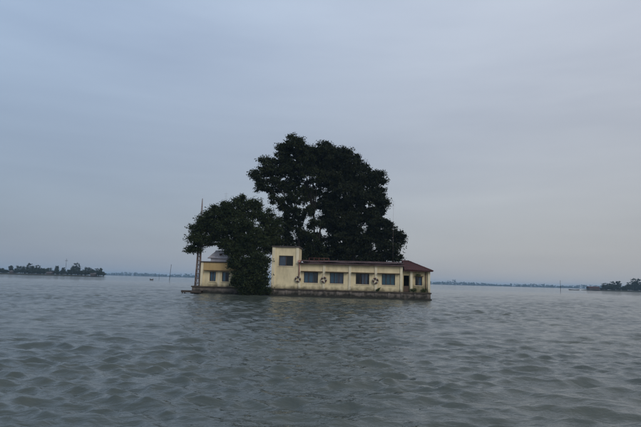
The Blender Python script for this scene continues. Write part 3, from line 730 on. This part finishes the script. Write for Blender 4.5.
def house(x, Y, w, h, label, roofm):
    p = px(x, 276, Y); root = tag(empty('shore_house', (p[0], Y, 1.0)), label, 'house', 'houses on the islets')
    boxes('wall', [(-w/2, w/2, 0, 5, -.3, h)], M['shorehouse'], root)
    bm = bmesh.new(); e = .5; A = [(-w/2-e, -e, h-.05), (w/2+e, -e, h-.05), (w/2+e, 5+e, h-.05), (-w/2-e, 5+e, h-.05), (-w/2-e, 2.5, h+1.1), (w/2+e, 2.5, h+1.1)]
    v = [bm.verts.new(q) for q in A]
    for f in ((0, 1, 5, 4), (2, 3, 4, 5), (0, 4, 3), (1, 2, 5), (0, 3, 2, 1)): bm.faces.new([v[i] for i in f])
    mesh_obj('roof', bm, roofm, root)
    boxes('door', [(-.5, .5, -.04, -.002, -.2, h*.8)], M['frame'], root)
    for s in (-1, 1): boxes('window', [(s*w*.3-.5, s*w*.3+.5, -.04, -.002, h*.35, h*.8)], M['frame'], root)
house(48.5, D_IS-1, 4.6, 1.3, 'first pale house low on the left islet', M['shorehouse'])
house(92.5, D_IS-1, 4.0, 1.3, 'second pale house near the right tip of the left islet', M['shorehouse'])
house(10.5, D_IS-1, 2.6, 1.5, 'small pale hut on the left islet under the slim leftmost tree', M['shorehouse'])
house(594, D_IS-1, 9.0, 1.6, 'long low dark red roofed house on the tip of the right islet', M['tile'])

# ------------------------------------------------------------------ far shore
def far_shore():
    r = np.random.default_rng(4)
    def yat(x): return 2250 - .12*x
    bm = bmesh.new(); xs = np.linspace(-3200, 3200, 60)
    rows_ = [[bm.verts.new((x, yat(x)+dy+r.uniform(-6, 6), z)) for x in xs] for dy, z in ((-12, -1.2), (-8, .5), (60, 2.0), (900, 3.0))]
    for A_, B_ in zip(rows_, rows_[1:]):
        for i in range(len(xs)-1): bm.faces.new((A_[i], A_[i+1], B_[i+1], B_[i]))
    tag(mesh_obj('far_shore', bm, M['soil']), 'low far shore of the lake', kind='structure')
    Vs, Qs, off = [], [], 0
    cs, rs = [], []
    x = -2600
    while x < 2600:
        base_h = 12 + 4*math.sin(x*.0057) + 2.5*math.sin(x*.0213+1) + 2*math.sin(x*.047) + (3 if x > 100 else 0)
        hh = max(5, base_h*r.uniform(.7, 1.1)*(1.35 if r.random() < .06 else 1))
        yy = yat(x) + r.uniform(0, 30); n = 10
        for k in range(n):
            cs.append((x + r.uniform(-7, 7), yy + r.uniform(-5, 5), r.uniform(0, 1)*hh*.85)); rs.append(r.uniform(3.0, 5.0))
        x += r.uniform(5, 9)
    V, Q = leaf_arrays(np.array(cs), np.array(rs), 8, 5.2, r)
    o = bpy.data.objects.new('far_wood', np_mesh('far_wood', V, Q, M['leafF'])); link(o)
    tag(o, 'hazy blue belt of trees along the far shore', 'wood', kind='stuff')
    print('far leaves', len(Q))
far_shore()

# ------------------------------------------------------------------ poles and boats out on the lake
def lake_pole(name, xb, yb, ytop, Y, r0, label, cat, lean=0.0, cross=False):
    p = px(xb, yb, Y); h = px(xb, ytop, Y)[2]
    root = tag(empty(name, (p[0], Y, 0)), label, cat)
    tubes('shaft', [([(0, 0, -2), (lean*.5, 0, h*.5), (lean, 0, h)], [r0, r0*.85, r0*.6])], M['pole'], root, 8)
    if cross:
        boxes('crossarm', [(lean-1.1, lean+1.1, -.09, .09, h-1.9, h-1.7)], M['pole'], root)
        for s in (-1, -.5, .5, 1): tubes('insulator', [([(lean+s, 0, h-1.7), (lean+s, 0, h-1.4)], .07)], M['pole'], root, 6)
    else:
        tubes('collar', [([(lean*.93, 0, h*.93), (lean*.96, 0, h*.96)], r0*.95)], M['pole'], root, 8)
lake_pole('power_pole', 65, 276, 258.5, 430, .16, 'tall power pole with crossarm in front of the left islet', 'pole', cross=True)
lake_pole('marker_pole', 63.4, 279.5, 272, 300, .12, 'short dark stake in the water before the left islet', 'stake')
lake_pole('marker_pole', 169.3, 280, 264.2, 270, .14, 'tall leaning pole in the lake left of the yellow wing', 'pole', lean=.55)
lake_pole('marker_pole', 159, 279, 273.2, 320, .09, 'thin short stake beside the leaning pole', 'stake', lean=.1)
lake_pole('marker_pole', 560.5, 291, 280.3, 270, .12, 'lone pole in the lake before the right islet', 'pole', lean=.05)

def boat(x, y, Y, ln, label):
    p = px(x, y, Y); root = tag(empty('rowing_boat', (p[0], Y, .12), .12), label, 'boat')
    bm = bmesh.new(); n = 12; g = []
    for i in range(n+1):
        t = i/n*2-1; w = .11*ln*(1-abs(t)**2.4)+.02; sh_ = .35+.35*t*t
        g.append([bm.verts.new(q) for q in ((t*ln/2, -w, sh_), (t*ln/2*.96, -w*.6, -.15), (t*ln/2*.96, w*.6, -.15), (t*ln/2, w, sh_), (t*ln/2, w-.05, sh_), (t*ln/2*.95, w*.5, -.05), (t*ln/2*.95, -w*.5, -.05), (t*ln/2, -w+.05, sh_))])
    for A_, B_ in zip(g, g[1:]):
        for k in range(8): bm.faces.new((A_[k], A_[(k+1) % 8], B_[(k+1) % 8], B_[k]))
    bm.faces.new(g[0]); bm.faces.new(g[-1])
    mesh_obj('hull', bm, M['boat'], root)
    for s in (-.2, .15): boxes('thwart', [(s*ln-.12, s*ln+.12, -.09*ln, .09*ln, .2, .25)], M['jetty'], root)
boat(151.5, 280, 245, 1.7, 'tiny dark boat left of the short stake')
boat(574, 289.3, 430, 10.0, 'long low boat off the tip of the right islet')

# ------------------------------------------------------------------ haze over the lake
bm = bmesh.new(); box(bm, -4000, 4000, -120, 5200, -3.6, 24.5)
hm = bpy.data.materials.new('haze_air'); hm.use_nodes = True; nt = hm.node_tree; nt.nodes.clear()
pv = nt.nodes.new('ShaderNodeVolumePrincipled'); pv.inputs['Color'].default_value = (0.52, 0.76, 1.0, 1); pv.inputs['Density'].default_value = 0.00024; pv.inputs['Anisotropy'].default_value = 0.1
mo = nt.nodes.new('ShaderNodeOutputMaterial'); nt.links.new(pv.outputs[0], mo.inputs['Volume'])
hz = mesh_obj('haze', bm, hm); tag(hz, 'thin bluish haze over the lake', 'haze', kind='stuff')
